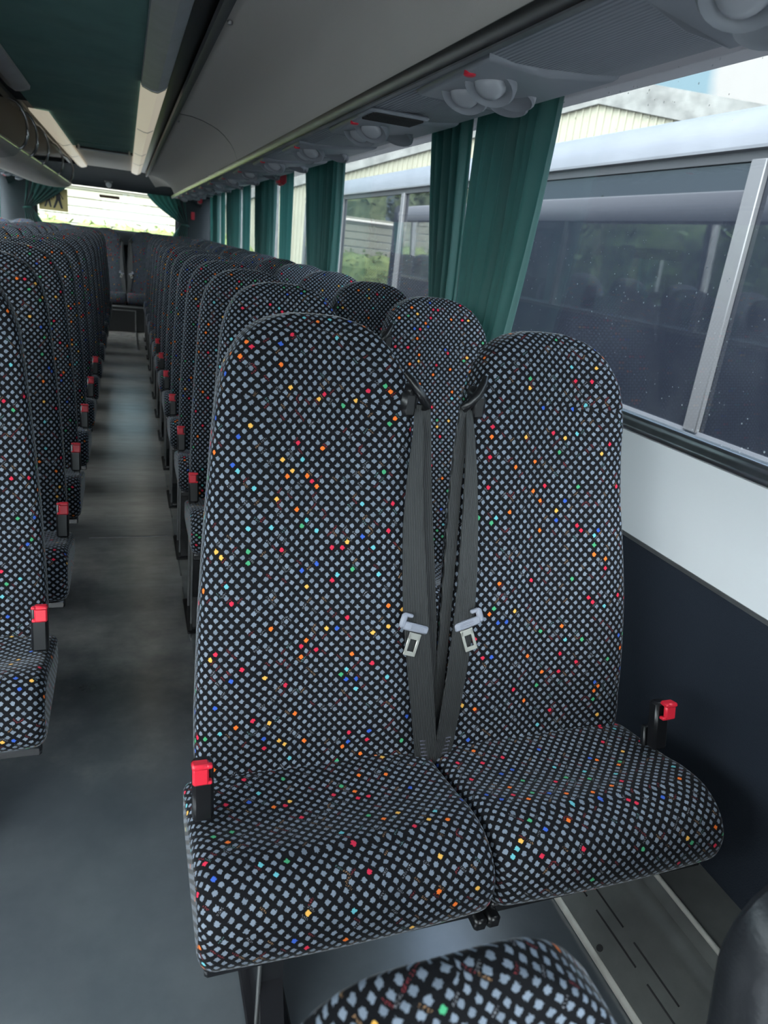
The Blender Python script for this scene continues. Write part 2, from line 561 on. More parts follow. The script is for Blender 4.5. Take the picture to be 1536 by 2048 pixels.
# ------------------------------------------------------------------ the coach body (the setting)
CX = -0.21                     # centre line of the coach
XR, XL = 1.12, -1.54           # inner wall faces
YF, YB = -1.7, 10.9            # windscreen and rear wall
SILL = 0.965

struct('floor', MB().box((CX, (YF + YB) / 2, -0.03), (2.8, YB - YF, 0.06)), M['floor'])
# raised floor beside the aisle with worn metal edging
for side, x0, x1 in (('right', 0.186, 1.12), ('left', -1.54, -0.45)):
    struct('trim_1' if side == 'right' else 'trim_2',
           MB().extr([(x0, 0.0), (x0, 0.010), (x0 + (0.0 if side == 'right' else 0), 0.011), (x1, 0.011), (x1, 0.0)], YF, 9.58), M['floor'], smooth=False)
mb = MB()
y = 1.3
while y < 9.5:
    L = rng.uniform(.10, .3)
    mb.box((0.1845, y, 0.006), (0.004, L, 0.012), 0.001)
    y += L + rng.uniform(.02, .12)
struct('trim_3', mb, M['alu_dark'], smooth=False)
# welded joint across the aisle
struct('trim_4', MB().box((0.0, 3.06, 0.0005), (0.34, 0.007, 0.003)), M['alu_dark'], smooth=False)

YS, YE = YF, YB
wz0 = -0.55


def side_wall(s):
    """s=+1 right, -1 left: lower dark wall, white panel, sill, window pillars, cantrail"""
    X = lambda x: CX + s * (x - CX)
    nm = 'right' if s > 0 else 'left'
    struct('wall_' + nm, MB().extr([(X(1.12), 0.0), (X(1.15), wz0), (X(1.215), wz0), (X(1.205), 0.955), (X(1.13), 0.955), (X(1.12), 0.725)], YS, YE), M['navy'], smooth=False)
    a = MB().extr([(X(1.1185), 0.725), (X(1.122), 0.722), (X(1.132), 0.725), (X(1.132), 0.966), (X(1.122), 0.967), (X(1.1185), 0.964)], YS, YE - .05)
    struct('trim_5' if s > 0 else 'trim_6', a, M['white'], smooth=False)
    a = MB().extr([(X(1.117), 0.722), (X(1.1165), 0.732), (X(1.120), 0.732), (X(1.120), 0.722)], YS, YE - .05)
    struct('trim_7' if s > 0 else 'trim_8', a, M['alu_dark'], smooth=False)
    # aluminium sill with a rounded nose
    prof = [(1.116, 0.962), (1.110, 0.968), (1.110, 0.978), (1.118, 0.984), (1.118, 0.992), (1.121, 1.000), (1.128, 1.002), (1.134, 0.998), (1.140, 0.985), (1.205, 0.985), (1.205, 0.955), (1.13, 0.955)]
    struct('trim_9' if s > 0 else 'trim_10', MB().extr([(X(x), z) for x, z in prof], YS, YE - .05), M['alu'], angle=60)
    # cantrail above the glass, outer skin included
    prof = [(1.02, 1.80), (1.05, 1.745), (1.185, 1.735), (1.195, 1.76), (1.19, 1.84), (1.12, 1.93), (0.95, 1.965), (0.95, 1.93)]
    struct('trim_11' if s > 0 else 'trim_12', MB().extr([(X(x), z) for x, z in prof], YS, YE), M['ourpaint'])
    # outer paint below the glass
    struct('trim_13' if s > 0 else 'trim_14', MB().extr([(X(1.216), wz0), (X(1.222), wz0), (X(1.212), 0.95), (X(1.206), 0.95)], YS, YE), M['ournavy'], smooth=False)
    k = 0
    for y0, y1 in zip(pill[:-1], pill[1:]):
        k += 1
        w = MB().extr([(X(1.150), 0.984), (X(1.156), 0.984), (X(1.138), 1.745), (X(1.132), 1.745)], y0 + .03, y1 - .03)
        struct('window_%d' % (k if s > 0 else k + 20), w, M['pane'], smooth=False)
    for i, yp in enumerate(pill):
        w = MB().extr([(X(1.125), 0.985), (X(1.185), 0.985), (X(1.165), 1.745), (X(1.105), 1.745)], yp - .028, yp + .028)
        struct('trim_%d' % ((20 if s > 0 else 40) + i), w, M['alu_dark'], smooth=False)


pill = [-1.6, 0.40, 2.37, 4.30, 6.25, 8.20, 10.15, 10.82]
side_wall(1)
side_wall(-1)

# roof skin and centre ceiling
struct('ceiling', MB().extr([(-0.95 + 2 * CX * 0 - .42, 1.93), (0.95, 1.93), (0.95, 1.965), (0.3, 2.0), (-0.7, 2.0), (-1.37, 1.965)], YS, YE), M['ourpaint'], smooth=False)
# green headlining, softly quilted by sag between its battens
rings = []
for i in range(101):
    yy = YS + 0.05 + (7.30 - YS) * i / 100
    row = []
    for j in range(15):
        u = j / 14
        x = -0.50 + u * 0.575
        sag = 0.007 * math.sin(yy * 11 + 1.1 * math.sin(u * 5)) * math.sin(PI * u)
        row.append((x, yy, 1.853 + sag))
    rings.append(row + [(x, yy, 1.88) for x, _, _ in row[::-1]])
tag(MB().loft(rings).build('headlining', M['green']), 'dark green padded cloth headlining along the middle of the ceiling', 'headlining')
# rear end of the ceiling
struct('trim_60', MB().box((CX, 8.95, 1.87), (0.60, 3.1, 0.02)), M['cream'], smooth=False)

# roof hatch at the back end of the headlining
h = empty('roof_hatch', (-0.165, 7.0, 1.84), 'dark framed roof hatch in the ceiling behind the green headlining', 'roof hatch')
MB().box((0, 0.32, 0.004), (0.46, 0.05, 0.03), 0.006).build('frame', M['black'], h)
MB().box((0, 0.27, -0.012), (0.44, 0.02, 0.012), 0.003).build('frame_edge', M['alu'], h)
for sx in (-1, 1):
    MB().box((sx * 0.20, 0.16, -0.006), (0.014, 0.10, 0.035), 0.004).build('latch', M['cream'], h)
MB().box((0, 0.10, 0.015), (0.42, 0.40, 0.01), 0.003).build('hatch_panel', M['green'], h)

# ceiling light strips
def strip(x, sx, ys, label):
    e = empty('ceiling_light_strip', (x, 0, 1.84), label, 'ceiling light')
    for y0, y1 in ys:
        p = [(-0.055, 0.008), (-0.052, -0.004), (-0.012, -0.018), (0.012, -0.020), (0.05, 0.0), (0.055, 0.012)]
        MB().extr([(sx * a, z) for a, z in p], y0 + .004, y1 - .004).build('diffuser', M['lightstrip'] if y0 > 3.5 else M['strip_metal'], e, angle=20)
        MB().extr([(sx * a, z) for a, z in [(-0.050, -0.006), (-0.010, -0.0205), (0.014, -0.0225), (0.046, -0.004), (0.046, 0.004), (-0.05, 0.004)]], y1 - .012, y1 + .012).build('joint_clip', M['alu'], e)
    return e


strip(0.122, 1, [(YF + .05, 1.5), (1.5, 3.6), (3.6, 5.2), (5.2, 7.0), (7.0, 8.2), (8.2, 9.9)], 'long silver light strip between green headlining and closed grey cove')
strip(-0.475, -1, [(1.3, 4.25), (5.15, 7.1), (7.1, 8.3), (8.3, 9.9)], 'pale light strip with a dark gap beside the open luggage rack')

# right-hand cove: dark slot, rim and the long grey panel curving down to the rail
struct('trim_61', MB().extr([(0.176, 1.852), (0.236, 1.852), (0.236, 1.90), (0.176, 1.90)], YS, 9.9), M['black'], smooth=False)
prof = [(0.228, 1.835), (0.226, 1.808), (0.236, 1.802), (0.250, 1.804), (0.252, 1.814), (0.245, 1.836)]
RIM = MB().extr(prof, YS, 9.75)
out = [(0.246, 1.812), (0.31, 1.809), (0.36, 1.799), (0.405, 1.784), (0.44, 1.768), (0.47, 1.747), (0.505, 1.712), (0.522, 1.684), (0.535, 1.655), (0.538, 1.630)]
inn = [(x + 0.012, z + 0.016) for x, z in out[::-1]]
cov = empty('overhead_cove', (0, 0, 0), 'long closed grey overhead cove curving down to the window side', 'overhead locker')
RIM.build('cove_rim', M['grey_plastic'], cov, angle=50)
for k, (y0, y1) in enumerate(((YS, 4.05), (4.05, 9.45))):
    MB().extr(out + inn, y0 + .004, y1 - .004, 4).build('cove_panel', M['cove'], cov, angle=60)
MB().extr([(x, z - .002) for x, z in out] + [(x, z + .002) for x, z in out[::-1]], 4.046, 4.054).build('seam_strip', M['black'], cov, angle=60)
for yy, zz in ((2.2, 1.806), (4.3, 1.806)):
    MB().lathe((0.262, yy, zz), (0, 0, -1), [(0.001, 0.004), (0.006, 0.004), (0.008, 0.0), (0.008, -0.004)], 10).build('stud', M['alu_dark'], cov)
# end of the cove sweeping into the rear dome
rings = []
for i in range(9):
    t = i / 8
    g = t ** 1.6
    rings.append([(x + 0.10 * g, 9.45 + 0.55 * t, z - 0.10 * g * (1 - (x - .24) / .3)) for x, z in out + inn])
MB().loft(rings).build('end_cap', M['cream'], cov, angle=60)
# rail under the cove
tag(MB().extr([(0.534, 1.618), (0.530, 1.640), (0.540, 1.648), (0.556, 1.645), (0.560, 1.622), (0.552, 1.612), (0.540, 1.611)], YS, 9.95).build('cove_rail', M['black_metal'], angle=35),
    'black rail along the bottom of the grey cove', 'rail')
tag(MB().extr([(0.538, 1.6105), (0.536, 1.613), (0.548, 1.613), (0.548, 1.6095)], YS, 9.95).build('rail_bead', M['alu_dark'], angle=35),
    'thin bright bead under the black rail of the cove', 'rail')

# service panel over the windows
prof = [(0.556, 1.618), (0.62, 1.616), (0.69, 1.622), (0.71, 1.625), (0.80, 1.636), (0.865, 1.647), (0.874, 1.653), (0.870, 1.70), (1.03, 1.76), (1.03, 1.79), (0.85, 1.72), (0.70, 1.66), (0.556, 1.64)]
tag(MB().extr(prof, YS, 10.0, 6).build('service_panel', M['service'], angle=30), 'ribbed grey service panel running above the curtained windows', 'service panel')
prof = [(CX - (x - CX), z) for x, z in prof]
tag(MB().extr(prof, YS, 10.0, 6).build('service_panel', M['service'], angle=30), 'grey service panel over the far windows below the open rack', 'service panel')

ords = ['nearest', 'second', 'third', 'fourth', 'fifth', 'sixth', 'seventh', 'eighth', 'ninth', 'tenth', 'eleventh', 'twelfth', 'thirteenth', 'fourteenth', 'fifteenth', 'sixteenth']


def copy_tree(o, parent=None, skip=()):
    c = o.copy()
    COL.objects.link(c)
    if parent is not None:
        c.parent = parent
    for ch in list(o.children):
        if ch.name.split('.')[0] in skip:
            continue
        copy_tree(ch, c, skip)
    return c


def make_console():
    e = empty('reading_light_console', (0, 0, 0), 'x', 'reading light')
    # raised plate with a slanted front edge
    a = [(0.56, -0.20), (0.57, 0.16), (0.70, 0.24), (0.868, 0.34), (0.868, -0.12), (0.70, -0.16)]
    zz = lambda x: np.interp(x, [0.556, 0.62, 0.69, 0.80, 0.875], [1.617, 1.615, 1.621, 1.635, 1.648])
    rings = []
    for off, ins in ((0.004, 0.0), (-0.004, 0.004), (-0.009, 0.012), (-0.010, 0.016)):
        cx = np.mean([p[0] for p in a]); cy = np.mean([p[1] for p in a])
        rings.append([(x + (cx - x) * ins * 5, y + (cy - y) * ins * 5, zz(x) + off) for x, y in a])
    MB().loft(rings).build('console_panel', M['service_s'], e)
    for yy in (-0.055, 0.055):
        lamp = MB().lathe((0.635, yy, 1.600), (-0.45, -0.40, -1), [(0.050, -0.014), (0.050, -0.003), (0.046, 0.002), (0.038, 0.0), (0.032, -0.006)], 24).build('reading_lamp', M['service_s'], e)
        MB().lathe((0.635, yy, 1.600), (-0.45, -0.40, -1), [(0.031, -0.010), (0.030, -0.002), (0.024, 0.006), (0.012, 0.010), (0.001, 0.011)], 24).build('lamp_lens', M['lens'], lamp)
    for yy, xx in ((0.10, 0.765), (0.19, 0.80)):
        v = MB().lathe((xx, yy, zz(xx) - 0.006), (-0.25, -0.2, -1), [(0.047, -0.010), (0.047, 0.002), (0.042, 0.006), (0.036, 0.002)], 22).build('air_nozzle', M['service_s'], e)
        MB().lathe((xx, yy, zz(xx) - 0.006), (-0.25, -0.2, -1), [(0.036, -0.004), (0.034, 0.001), (0.012, -0.002), (0.001, -0.002)], 22).build('nozzle_core', M['grey_plastic'], v)
    MB().lathe((0.578, -0.09, 1.609), (0, 0, -1), [(0.011, -0.006), (0.011, 0.004), (0.008, 0.006), (0.001, 0.006)], 14).build('call_button', M['red_plastic'], e)
    return e


con = make_console()
for k in range(13):
    c = con if k == 0 else copy_tree(con)
    c.location = (0, 0.70 + 0.725 * k, 0)
    c['label'] = ('reading lamp console cut off by the upper edge beside the nearest window' if k == 0 else
                  '%s whole reading lamp console on the ribbed service panel above the curtains' % ords[k - 1])
    c['group'] = 'reading light consoles above the windows'
for k, yy in enumerate((9.3, 10.0 - .3)):
    pass
# three consoles can be made out on the far side
for k in range(3):
    c = copy_tree(con)
    c.rotation_euler = (0, 0, PI)
    c.location = (2 * CX, 7.6 + 0.8 * k, 0)
    c['label'] = '%s lamp console of three under the open luggage rack' % ('nearest', 'middle', 'rearmost')[k]
    c['group'] = 'reading light consoles under the open rack'

# slatted speaker grille between the first two consoles
g = empty('vent_grille', (0.63, 1.90, 1.612), 'slatted vent grille in the service panel between two lamp consoles', 'vent grille')
MB().box((0, 0, 0), (0.155, 0.115, 0.010), 0.004).build('grille_frame', M['service_s'], g)
for k in range(9):
    MB().box((0, -0.046 + 0.0115 * k, -0.006), (0.13, 0.0055, 0.008), 0.001).build('slat', M['dark_hole'], g)

# emergency hammers
for (x, y, z), lab in (((0.90, 4.75, 1.625), 'red emergency hammer holder hanging from the service panel above a curtained window'),
                       ((0.86, 9.75, 1.605), 'red emergency hammer holder at the rear end of the service panel'),
                       ((-1.27, 9.7, 1.64), 'red emergency hammer holder under the open luggage rack')):
    e = empty('emergency_hammer', (x, y, z), lab, 'emergency hammer', 'red emergency hammers')
    MB().box((0, 0, 0.012), (0.05, 0.10, 0.055), 0.008).build('holder', M['red_plastic'], e)
    MB().tube([(0, -0.07, -0.012), (0, 0.0, -0.016), (0, 0.06, -0.014)], [0.011, 0.012, 0.010], 10).build('hammer_handle', M['red_plastic'], e)
    MB().tube([(-0.026, 0.045, -0.014), (0.026, 0.045, -0.014)], [0.008, 0.008], 10).build('hammer_head', M['alu'], e)

# open luggage rack on the far side
rk = empty('luggage_rack', (0, 0, 0), 'open overhead luggage rack with bright curved hoops on the three-seat side', 'luggage rack')
out = [(-0.520, 1.585), (-0.528, 1.566), (-0.55, 1.548), (-0.60, 1.535), (-0.67, 1.530), (-0.74, 1.533), (-0.85, 1.548), (-0.955, 1.612)]
inn = [(-0.955, 1.64), (-0.85, 1.575), (-0.70, 1.556), (-0.60, 1.560), (-0.548, 1.580), (-0.535, 1.592)]
for y0, y1, m in ((YS, 4.55, 'cove'), (4.56, 5.02, 'cream'), (5.03, 5.70, 'cream'), (5.71, 6.92, 'cream'), (6.93, 8.20, 'cream')):
    MB().extr(out + inn, y0, y1).build('rack_tray', M[m], rk, angle=50)
rings = []
for i in range(8):
    t = i / 7
    rings.append([(x * (1 - .10 * t * t) - .07 * t * t, 8.21 + 0.75 * t, z + 0.02 * t * t) for x, z in out + inn])
MB().loft(rings).build('rack_end', M['cream'], rk, angle=50)
MB().tube([(-0.524, YS, 1.590), (-0.524, 8.3, 1.590), (-0.56, 8.7, 1.592)], 0.008, 8).build('nose_rail', M['alu'], rk)
MB().extr([(-0.545, 1.82), (-0.555, 1.85), (-0.575, 1.85), (-0.575, 1.815)], YS, 9.3).build('top_rail', M['alu_dark'], rk)
MB().extr([(-0.56, 1.88), (-0.96, 1.87), (-0.968, 1.66), (-0.956, 1.66), (-0.95, 1.85), (-0.56, 1.862)], YS, 9.3).build('back_panel', M['cove'], rk, angle=60)
for y in (4.55, 5.02, 5.70, 6.92, 8.20):
    pts = [(-0.56, 1.84)]
    for k in range(9):
        t = k / 8
        a = PI * (0.5 - t)
        pts.append((-0.53 + 0.065 * math.cos(a) - .02 * (1 - t), y, 1.70 + 0.115 * math.sin(a)))
    pts[0] = (-0.575, y, 1.83)
    pts.append((-0.535, y, 1.572))
    rings = []
    MB().tube(pts, 0.008, 8).build('hoop', M['alu'], rk)
# dark panel across the gap in the light strip
tag(MB().box((-0.62, 4.55, 1.865), (0.34, 0.75, 0.012), 0.003).build('ceiling_panel', M['navy']), 'dark panel filling the gap in the light strip by the rack', 'panel')

# ------------------------------------------------------------------ rear wall
WY = YB
zb, zt = 1.165, 1.66
x0, x1 = -1.08, 0.64
outer = [(XL - .1, -0.3), (XR + .1, -0.3), (XR + .1, 1.95), (XL - .1, 1.95)]
win = []
for cxx, czz, a0, rad in ((x1 - .05, zb + .05, -90, .05), (x1 - .22, zt - .22, 0, .22), (x0 + .22, zt - .22, 90, .22), (x0 + .05, zb + .05, 180, .05)):
    for k in range(7):
        a = math.radians(a0 + 90 * k / 6)
        win.append((cxx + rad * math.cos(a), czz + rad * math.sin(a)))
dense = []
for i in range(len(win)):
    p, q = win[i], win[(i + 1) % len(win)]
    m_ = max(int(math.dist(p, q) / .05), 1)
    dense += [(p[0] + (q[0] - p[0]) * k / m_, p[1] + (q[1] - p[1]) * k / m_) for k in range(m_)]
win = dense
n = len(win)
cxw, czw = (x0 + x1) / 2, (zb + zt) / 2
outr = []
for (x, z) in win:
    dx, dz = x - cxw, z - czw
    sx = ((XR + .1 if dx > 0 else XL - .1) - cxw) / dx if abs(dx) > 1e-6 else 1e9
    sz = ((1.95 if dz > 0 else -0.3) - czw) / dz if abs(dz) > 1e-6 else 1e9
    q = min(sx, sz)
    outr.append((cxw + dx * q, czw + dz * q))
rings = [[(x, WY, z) for x, z in outr], [(x, WY, z) for x, z in win], [(x, WY + .09, z) for x, z in win], [(x, WY + .09, z) for x, z in outr]]
mb = MB().loft(rings, caps=False)
o = len(mb.v)
for (xa, xb) in ((XR + .1, 'r'), (XL - .1, 'l')):
    pass
struct('wall_rear', mb, M['dark_carpet'], smooth=False)
struct('window_40', MB().box((cxw, WY + .045, czw), (x1 - x0 + .06, 0.006, zt - zb + .04)), glass('rear_glass', (0.95, 0.97, 0.95), 0.05, dirt=0.4), smooth=False)
# rounded dome between ceiling and rear window
rings = []
for i in range(9):
    t = i / 8
    a = t * PI / 2
    yy = 10.05 + 0.80 * math.sin(a)
    zz = 1.855 - 0.20 * (1 - math.cos(a))
    row = [(XL + .15 + (XR - XL - .3) * j / 20, yy, zz - 0.16 * abs(j / 10 - 1) ** 6) for j in range(21)]
    rings.append(row + [(x, y + .03, z + .04) for x, y, z in row[::-1]])
struct('trim_62', MB().loft(rings), M['dark_carpet'])
# rear corner linings
for k, (xa, xb) in enumerate(((0.66, 1.10), (-1.52, -1.10))):
    struct('trim_%d' % (63 + k), MB().box(((xa + xb) / 2, 10.84, 1.33), (xb - xa, 0.08, 0.75), 0.02), M['dark_carpet'], smooth=False)
struct('trim_65', MB().box((CX, 10.62, 1.06), (XR - XL, 0.5, 0.18), 0.03), M['dark_carpet'])

# things on the rear bulkhead
e = empty('roof_camera', (-0.205, 10.80, 1.78), 'small grey square box with a round white camera dome above the rear window', 'camera')
MB().box((0, -0.02, 0.0), (0.10, 0.05, 0.10), 0.008).build('housing', M['alu_dark'], e)
MB().lathe((0, -0.02, -0.075), (0, -1, -0.4), [(0.035, -0.03), (0.035, 0.01), (0.028, 0.03), (0.012, 0.04), (0.001, 0.042)], 18).build('dome', M['white'], e)
MB().box((0, -0.01, -0.06), (0.06, 0.05, 0.05), 0.006).build('bracket', M['black'], e)
e = empty('brake_light', (-0.20, 10.86, 1.56), 'brown strip of the high brake light inside the rear window', 'brake light')
MB().box((0, 0, 0), (0.25, 0.03, 0.035), 0.006).build('housing', mat('brown_lens', (0.22, 0.11, 0.07), 0.4), e)
MB().box((0, 0.018, 0), (0.22, 0.01, 0.022), 0.003).build('lens', M['red_plastic'], e)
# school sign behind the rear glass
e = empty('school_sign', (-0.88, 10.86, 1.45), 'yellow sign with black walking children in the rear window', 'sign')
MB().box((0, 0, 0), (0.34, 0.008, 0.27), 0.002).build('board', M['yellow'], e)


def figure(ox, oz, k, stride):
    b = MB()
    th = 0.004
    def poly(pts):
        b.loft([[(ox + x * k, -0.0085, oz + z * k) for x, z in pts], [(ox + x * k, -0.0045, oz + z * k) for x, z in pts]])
    poly([(0.045 * math.cos(a), 0.30 + 0.045 * math.sin(a)) for a in [2 * PI * i / 12 for i in range(12)]])
    poly([(-0.06, 0.24), (0.05, 0.25), (0.075, 0.05), (-0.07, 0.05)])
    poly([(-0.02, 0.07), (0.06, 0.06), (0.06 + stride, -0.20), (0.005 + stride, -0.20)])
    poly([(-0.06, 0.07), (0.02, 0.07), (-0.045 - stride, -0.20), (-0.10 - stride, -0.20)])
    poly([(0.04, 0.23), (0.07, 0.21), (0.15, 0.08), (0.12, 0.06)])
    poly([(-0.05, 0.23), (-0.07, 0.20), (-0.16, 0.09), (-0.13, 0.07)])
    return b


figure(0.06, -0.02, 0.42, 0.06).build('pictogram', M['black'], e, smooth=False)
figure(-0.06, -0.03, 0.34, 0.05).build('pictogram', M['black'], e, smooth=False)

# parcel-shelf bench base with its hatch
e = empty('bench_base', (CX, 9.58, 0), 'black riser with a pale-edged hatch under the rear bench', 'bench base')
MB().box((0, 0.5, 0.16), (2.6, 0.98, 0.31), 0.01).build('riser', M['black'], e)
MB().box((0.21, -0.004, 0.305), (0.42, 0.014, 0.014), 0.003).build('edge_strip', M['alu_dark'], e)
MB().box((0.16, -0.004, 0.262), (0.30, 0.010, 0.010), 0.002).build('hatch_trim', M['alu_dark'], e)
MB().box((0.305, -0.004, 0.135), (0.012, 0.010, 0.26), 0.002).build('hatch_trim', M['alu_dark'], e)
struct('trim_66', MB().box((0.105, 8.9, 0.0015), (0.02, 1.35, 0.003)), M['alu'], smooth=False)
struct('trim_67', MB().box((-0.02, 8.22, 0.0015), (0.30, 0.008, 0.003)), M['alu_dark'], smooth=False)

# convector duct along the foot of the window wall
prof = [(0.863, 0.011), (0.863, 0.022), (0.875, 0.030), (0.955, 0.108), (0.972, 0.118), (0.985, 0.120), (0.998, 0.128), (1.008, 0.148), (1.02, 0.158), (1.119, 0.165), (1.119, 0.011)]
d = empty('heater_duct', (0, 0, 0), 'dull metal heater duct along the foot of the window wall', 'heater duct')
MB().extr(prof, YS, 9.5).build('casing', M['duct'], d, angle=25)
MB().tube([(1.010, YS, 0.158), (1.010, 9.5, 0.158)], 0.0055, 10).build('edge_rail', M['bright'], d)
MB().extr([(0.8620, 0.013), (0.8612, 0.022), (0.8690, 0.0275), (0.8720, 0.026), (0.865, 0.016)], YS, 9.5).build('kick_strip', M['bright'], d, angle=60)
sl = Vector((0.08, 0, 0.078)).normalized()
rotm = Matrix.Rotation(-math.atan2(0.078, 0.08), 3, 'Y')
for r_ in range(2):
    for k in range(9):
        yy = 0.30 + 0.165 * k + 0.07 * r_
        c = (0.905 + 0.018 * r_ + 0.0, yy, 0.060 + 0.0176 * r_)
        MB().box(c, (0.003, 0.13, 0.003), 0, rotm).build('vent_slot', M['dark_hole'], d, smooth=False)
for yy in (0.80, 1.45):
    MB().lathe((0.878, yy, 0.033), (-0.7, 0, 0.7), [(0.007, -0.004), (0.007, 0.0015), (0.001, 0.0015)], 12).build('screw_head', M['dark_hole'], d)

# front: windscreen frame so daylight comes in over the camera
struct('wall_front', MB().box((CX, YF - .03, 0.2), (2.86, 0.06, 1.2)), M['navy'], smooth=False)
struct('window_41', MB().box((CX, YF - .03, 1.27), (2.66, 0.006, 0.94)), M['pane'], smooth=False)

# ------------------------------------------------------------------ seats
PITCH = 0.605
HWZ = [(.36, .200), (.44, .206), (.52, .206), (.68, .200), (.80, .191), (.888, .183), (1.00, .174), (1.06, .167), (1.10, .155), (1.135, .136), (1.16, .110), (1.175, .080), (1.183, .045), (1.185, .006)]


def back_front(z):     # local y of the front surface of the backrest at height z
    t = z - .40
    return .096 + .249 * t - 0.012 * math.sin(PI * min(max((z - .42) / .45, 0), 1)) - 0.006 * math.sin(PI * min(max((z - .95) / .25, 0), 1))


def make_backrest():
    zs = list(np.linspace(.36, 1.02, 23)) + [1.045, 1.053, 1.061, 1.08, 1.10, 1.12, 1.14, 1.155, 1.165, 1.173, 1.179, 1.183, 1.185]
    N = 48
    rings, uvs = [], []
    s = 0.0
    prev = None
    hz = [a for a, _ in HWZ]; hw = [b for _, b in HWZ]
    for z in zs:
        w = float(np.interp(z, hz, hw))
        topf = min(max((z - 1.10) / .085, 0), 1)
        th = (0.043 - 0.004 * min(max((z - .6) / .5, 0), 1)) * math.sqrt(max(1 - topf ** 2.4, 0.0)) + 0.003
        yf = back_front(z)
        groove = 0.0035 if abs(z - 1.053) < .003 else 0.0
        cy = yf + 0.042
        if topf > 0:
            cy += 0.010 * topf
        ring = []
        for j in range(N):
            a = -PI / 2 + 2 * PI * (j / N) + PI    # start at the back centre
            ca, sa = math.cos(a), math.sin(a)
            e = 2 / 5.0
            x = w * math.copysign(abs(ca) ** e, ca)
            yy = th * math.copysign(abs(sa) ** e, sa)
            u = x / max(w, 1e-4)
            dish = 0.0
            if sa < 0:
                dish = (0.013 * (1 - topf)) * (1 - u * u) - 0.004 * abs(u) ** 6
                if .45 < z < 1.0:
                    dish += 0.004 * math.cos(u * 6)
            ring.append((x, cy + yy * (1.0) + dish + groove * (1 if sa < 0 else 0), z))
        rings.append(ring)
        # perimeter from the front centre
        per = [0.0]
        for j in range(N):
            p, q = ring[j], ring[(j + 1) % N]
            per.append(per[-1] + math.dist(p, q))
        mid = per[N // 2]
        if prev is not None:
            fp = ring[N // 2]; bp = prev[N // 2]
            s += math.dist(fp, bp)
        prev = ring
        dz = 0.004
        dw = (float(np.interp(z + dz, hz, hw)) - float(np.interp(z - dz, hz, hw))) / (2 * dz)
        ln = math.hypot(1, dw)
        row = []
        for j in range(N + 1):
            x, yy, _ = ring[j % N]
            dl = yy - yf
            sx = 1 if (j > N // 2 or (j == N)) else -1
            sx = math.copysign(1, x) if abs(x) > 1e-5 else 0
            row.append((x + sx * dl / ln, z * 1.03 + dl * (-dw) / ln))
        uvs.append(row)
    mb = MB()
    mb.loft(rings, closed=True, caps=True, uvs=uvs)
    return mb


def make_cushion(w=0.226):
    prof = [(-0.145, .330), (-0.172, .336), (-0.190, .356), (-0.196, .385), (-0.192, .415), (-0.180, .440), (-0.160, .457), (-0.130, .466), (-0.100, .464), (-0.060, .454), (-0.020, .442), (0.03, .434), (0.09, .432), (0.120, .425), (0.13, .40), (0.12, .345), (0.08, .330), (-0.04, .328)]
    # smooth & resample
    P = [Vector((0, a, b)) for a, b in prof]
    n = len(P)
    pts = []
    for i in range(n):
        p0, p1, p2, p3 = P[i - 1], P[i], P[(i + 1) % n], P[(i + 2) % n]
        for t in (0, .34, .67):
            q = 0.5 * ((2 * p1) + (-p0 + p2) * t + (2 * p0 - 5 * p1 + 4 * p2 - p3) * t * t + (-p0 + 3 * p1 - 3 * p2 + p3) * t ** 3)
            pts.append((q.y, q.z))
    n = len(pts)
    nor = []
    for i in range(n):
        a, b = pts[i - 1], pts[(i + 1) % n]
        t = Vector((b[0] - a[0], b[1] - a[1])).normalized()
        nor.append((t.y, -t.x))
    # make normals point inward
    cy = sum(p[0] for p in pts) / n; cz = sum(p[1] for p in pts) / n
    for i in range(n):
        if (cy - pts[i][0]) * nor[i][0] + (cz - pts[i][1]) * nor[i][1] < 0 and abs(nor[i][0]) + abs(nor[i][1]) > 0:
            nor[i] = (-nor[i][0], -nor[i][1])
    r = 0.024
    stations = []
    for k in range(6):
        a = k / 5 * PI / 2
        stations.append((-w + r - r * math.cos(a), r * (1 - math.sin(a))))
    xs = [-w + r + (2 * (w - r)) * i / 18 for i in range(1, 18)]
    stations += [(x, 0.0) for x in xs]
    for k in range(6):
        a = (5 - k) / 5 * PI / 2
        stations.append((w - r + r * math.cos(a), r * (1 - math.sin(a))))
    rings, uvs = [], []
    ua = -w
    prevx = None
    for x, ins in stations:
        u = x / w
        ring = []
        for i in range(n):
            y, z = pts[i]
            y += nor[i][0] * ins
            z += nor[i][1] * ins
            if z > .40:
                m = min((z - .40) / .03, 1)
                f = min(max((y + .16) / .10, 0), 1)
                bk = min(max((y - .02) / .10, 0), 1)
                z += m * (f * (-0.013 * (1 - u * u) + 0.004) - bk * 0.020 * max(abs(u) - .55, 0) / .45)
                z -= m * (1 - f) * 0.010 * max(abs(u) - .7, 0) / .3
            else:
                y += 0
            if y < -.12:
                y -= 0.008 * (1 - u * u)
            ring.append((x, y, z))
        rings.append(ring)
        if prevx is not None:
            ua += math.hypot(x - prevx[0], ins - prevx[1])
        prevx = (x, ins)
        per = [0.0]
        for i in range(n):
            a, b = pts[i], pts[(i + 1) % n]
            per.append(per[-1] + math.dist(a, b))
        uvs.append([(ua, p) for p in per])
    mb = MB()
    mb.loft(rings, caps=False, uvs=uvs)
    for ri, sgn in ((0, -1), (len(rings) - 1, 1)):
        ring = rings[ri]
        mb.add(ring, [list(range(n))], [[(p[1] + 1.0, p[2]) for p in ring]])
    return mb


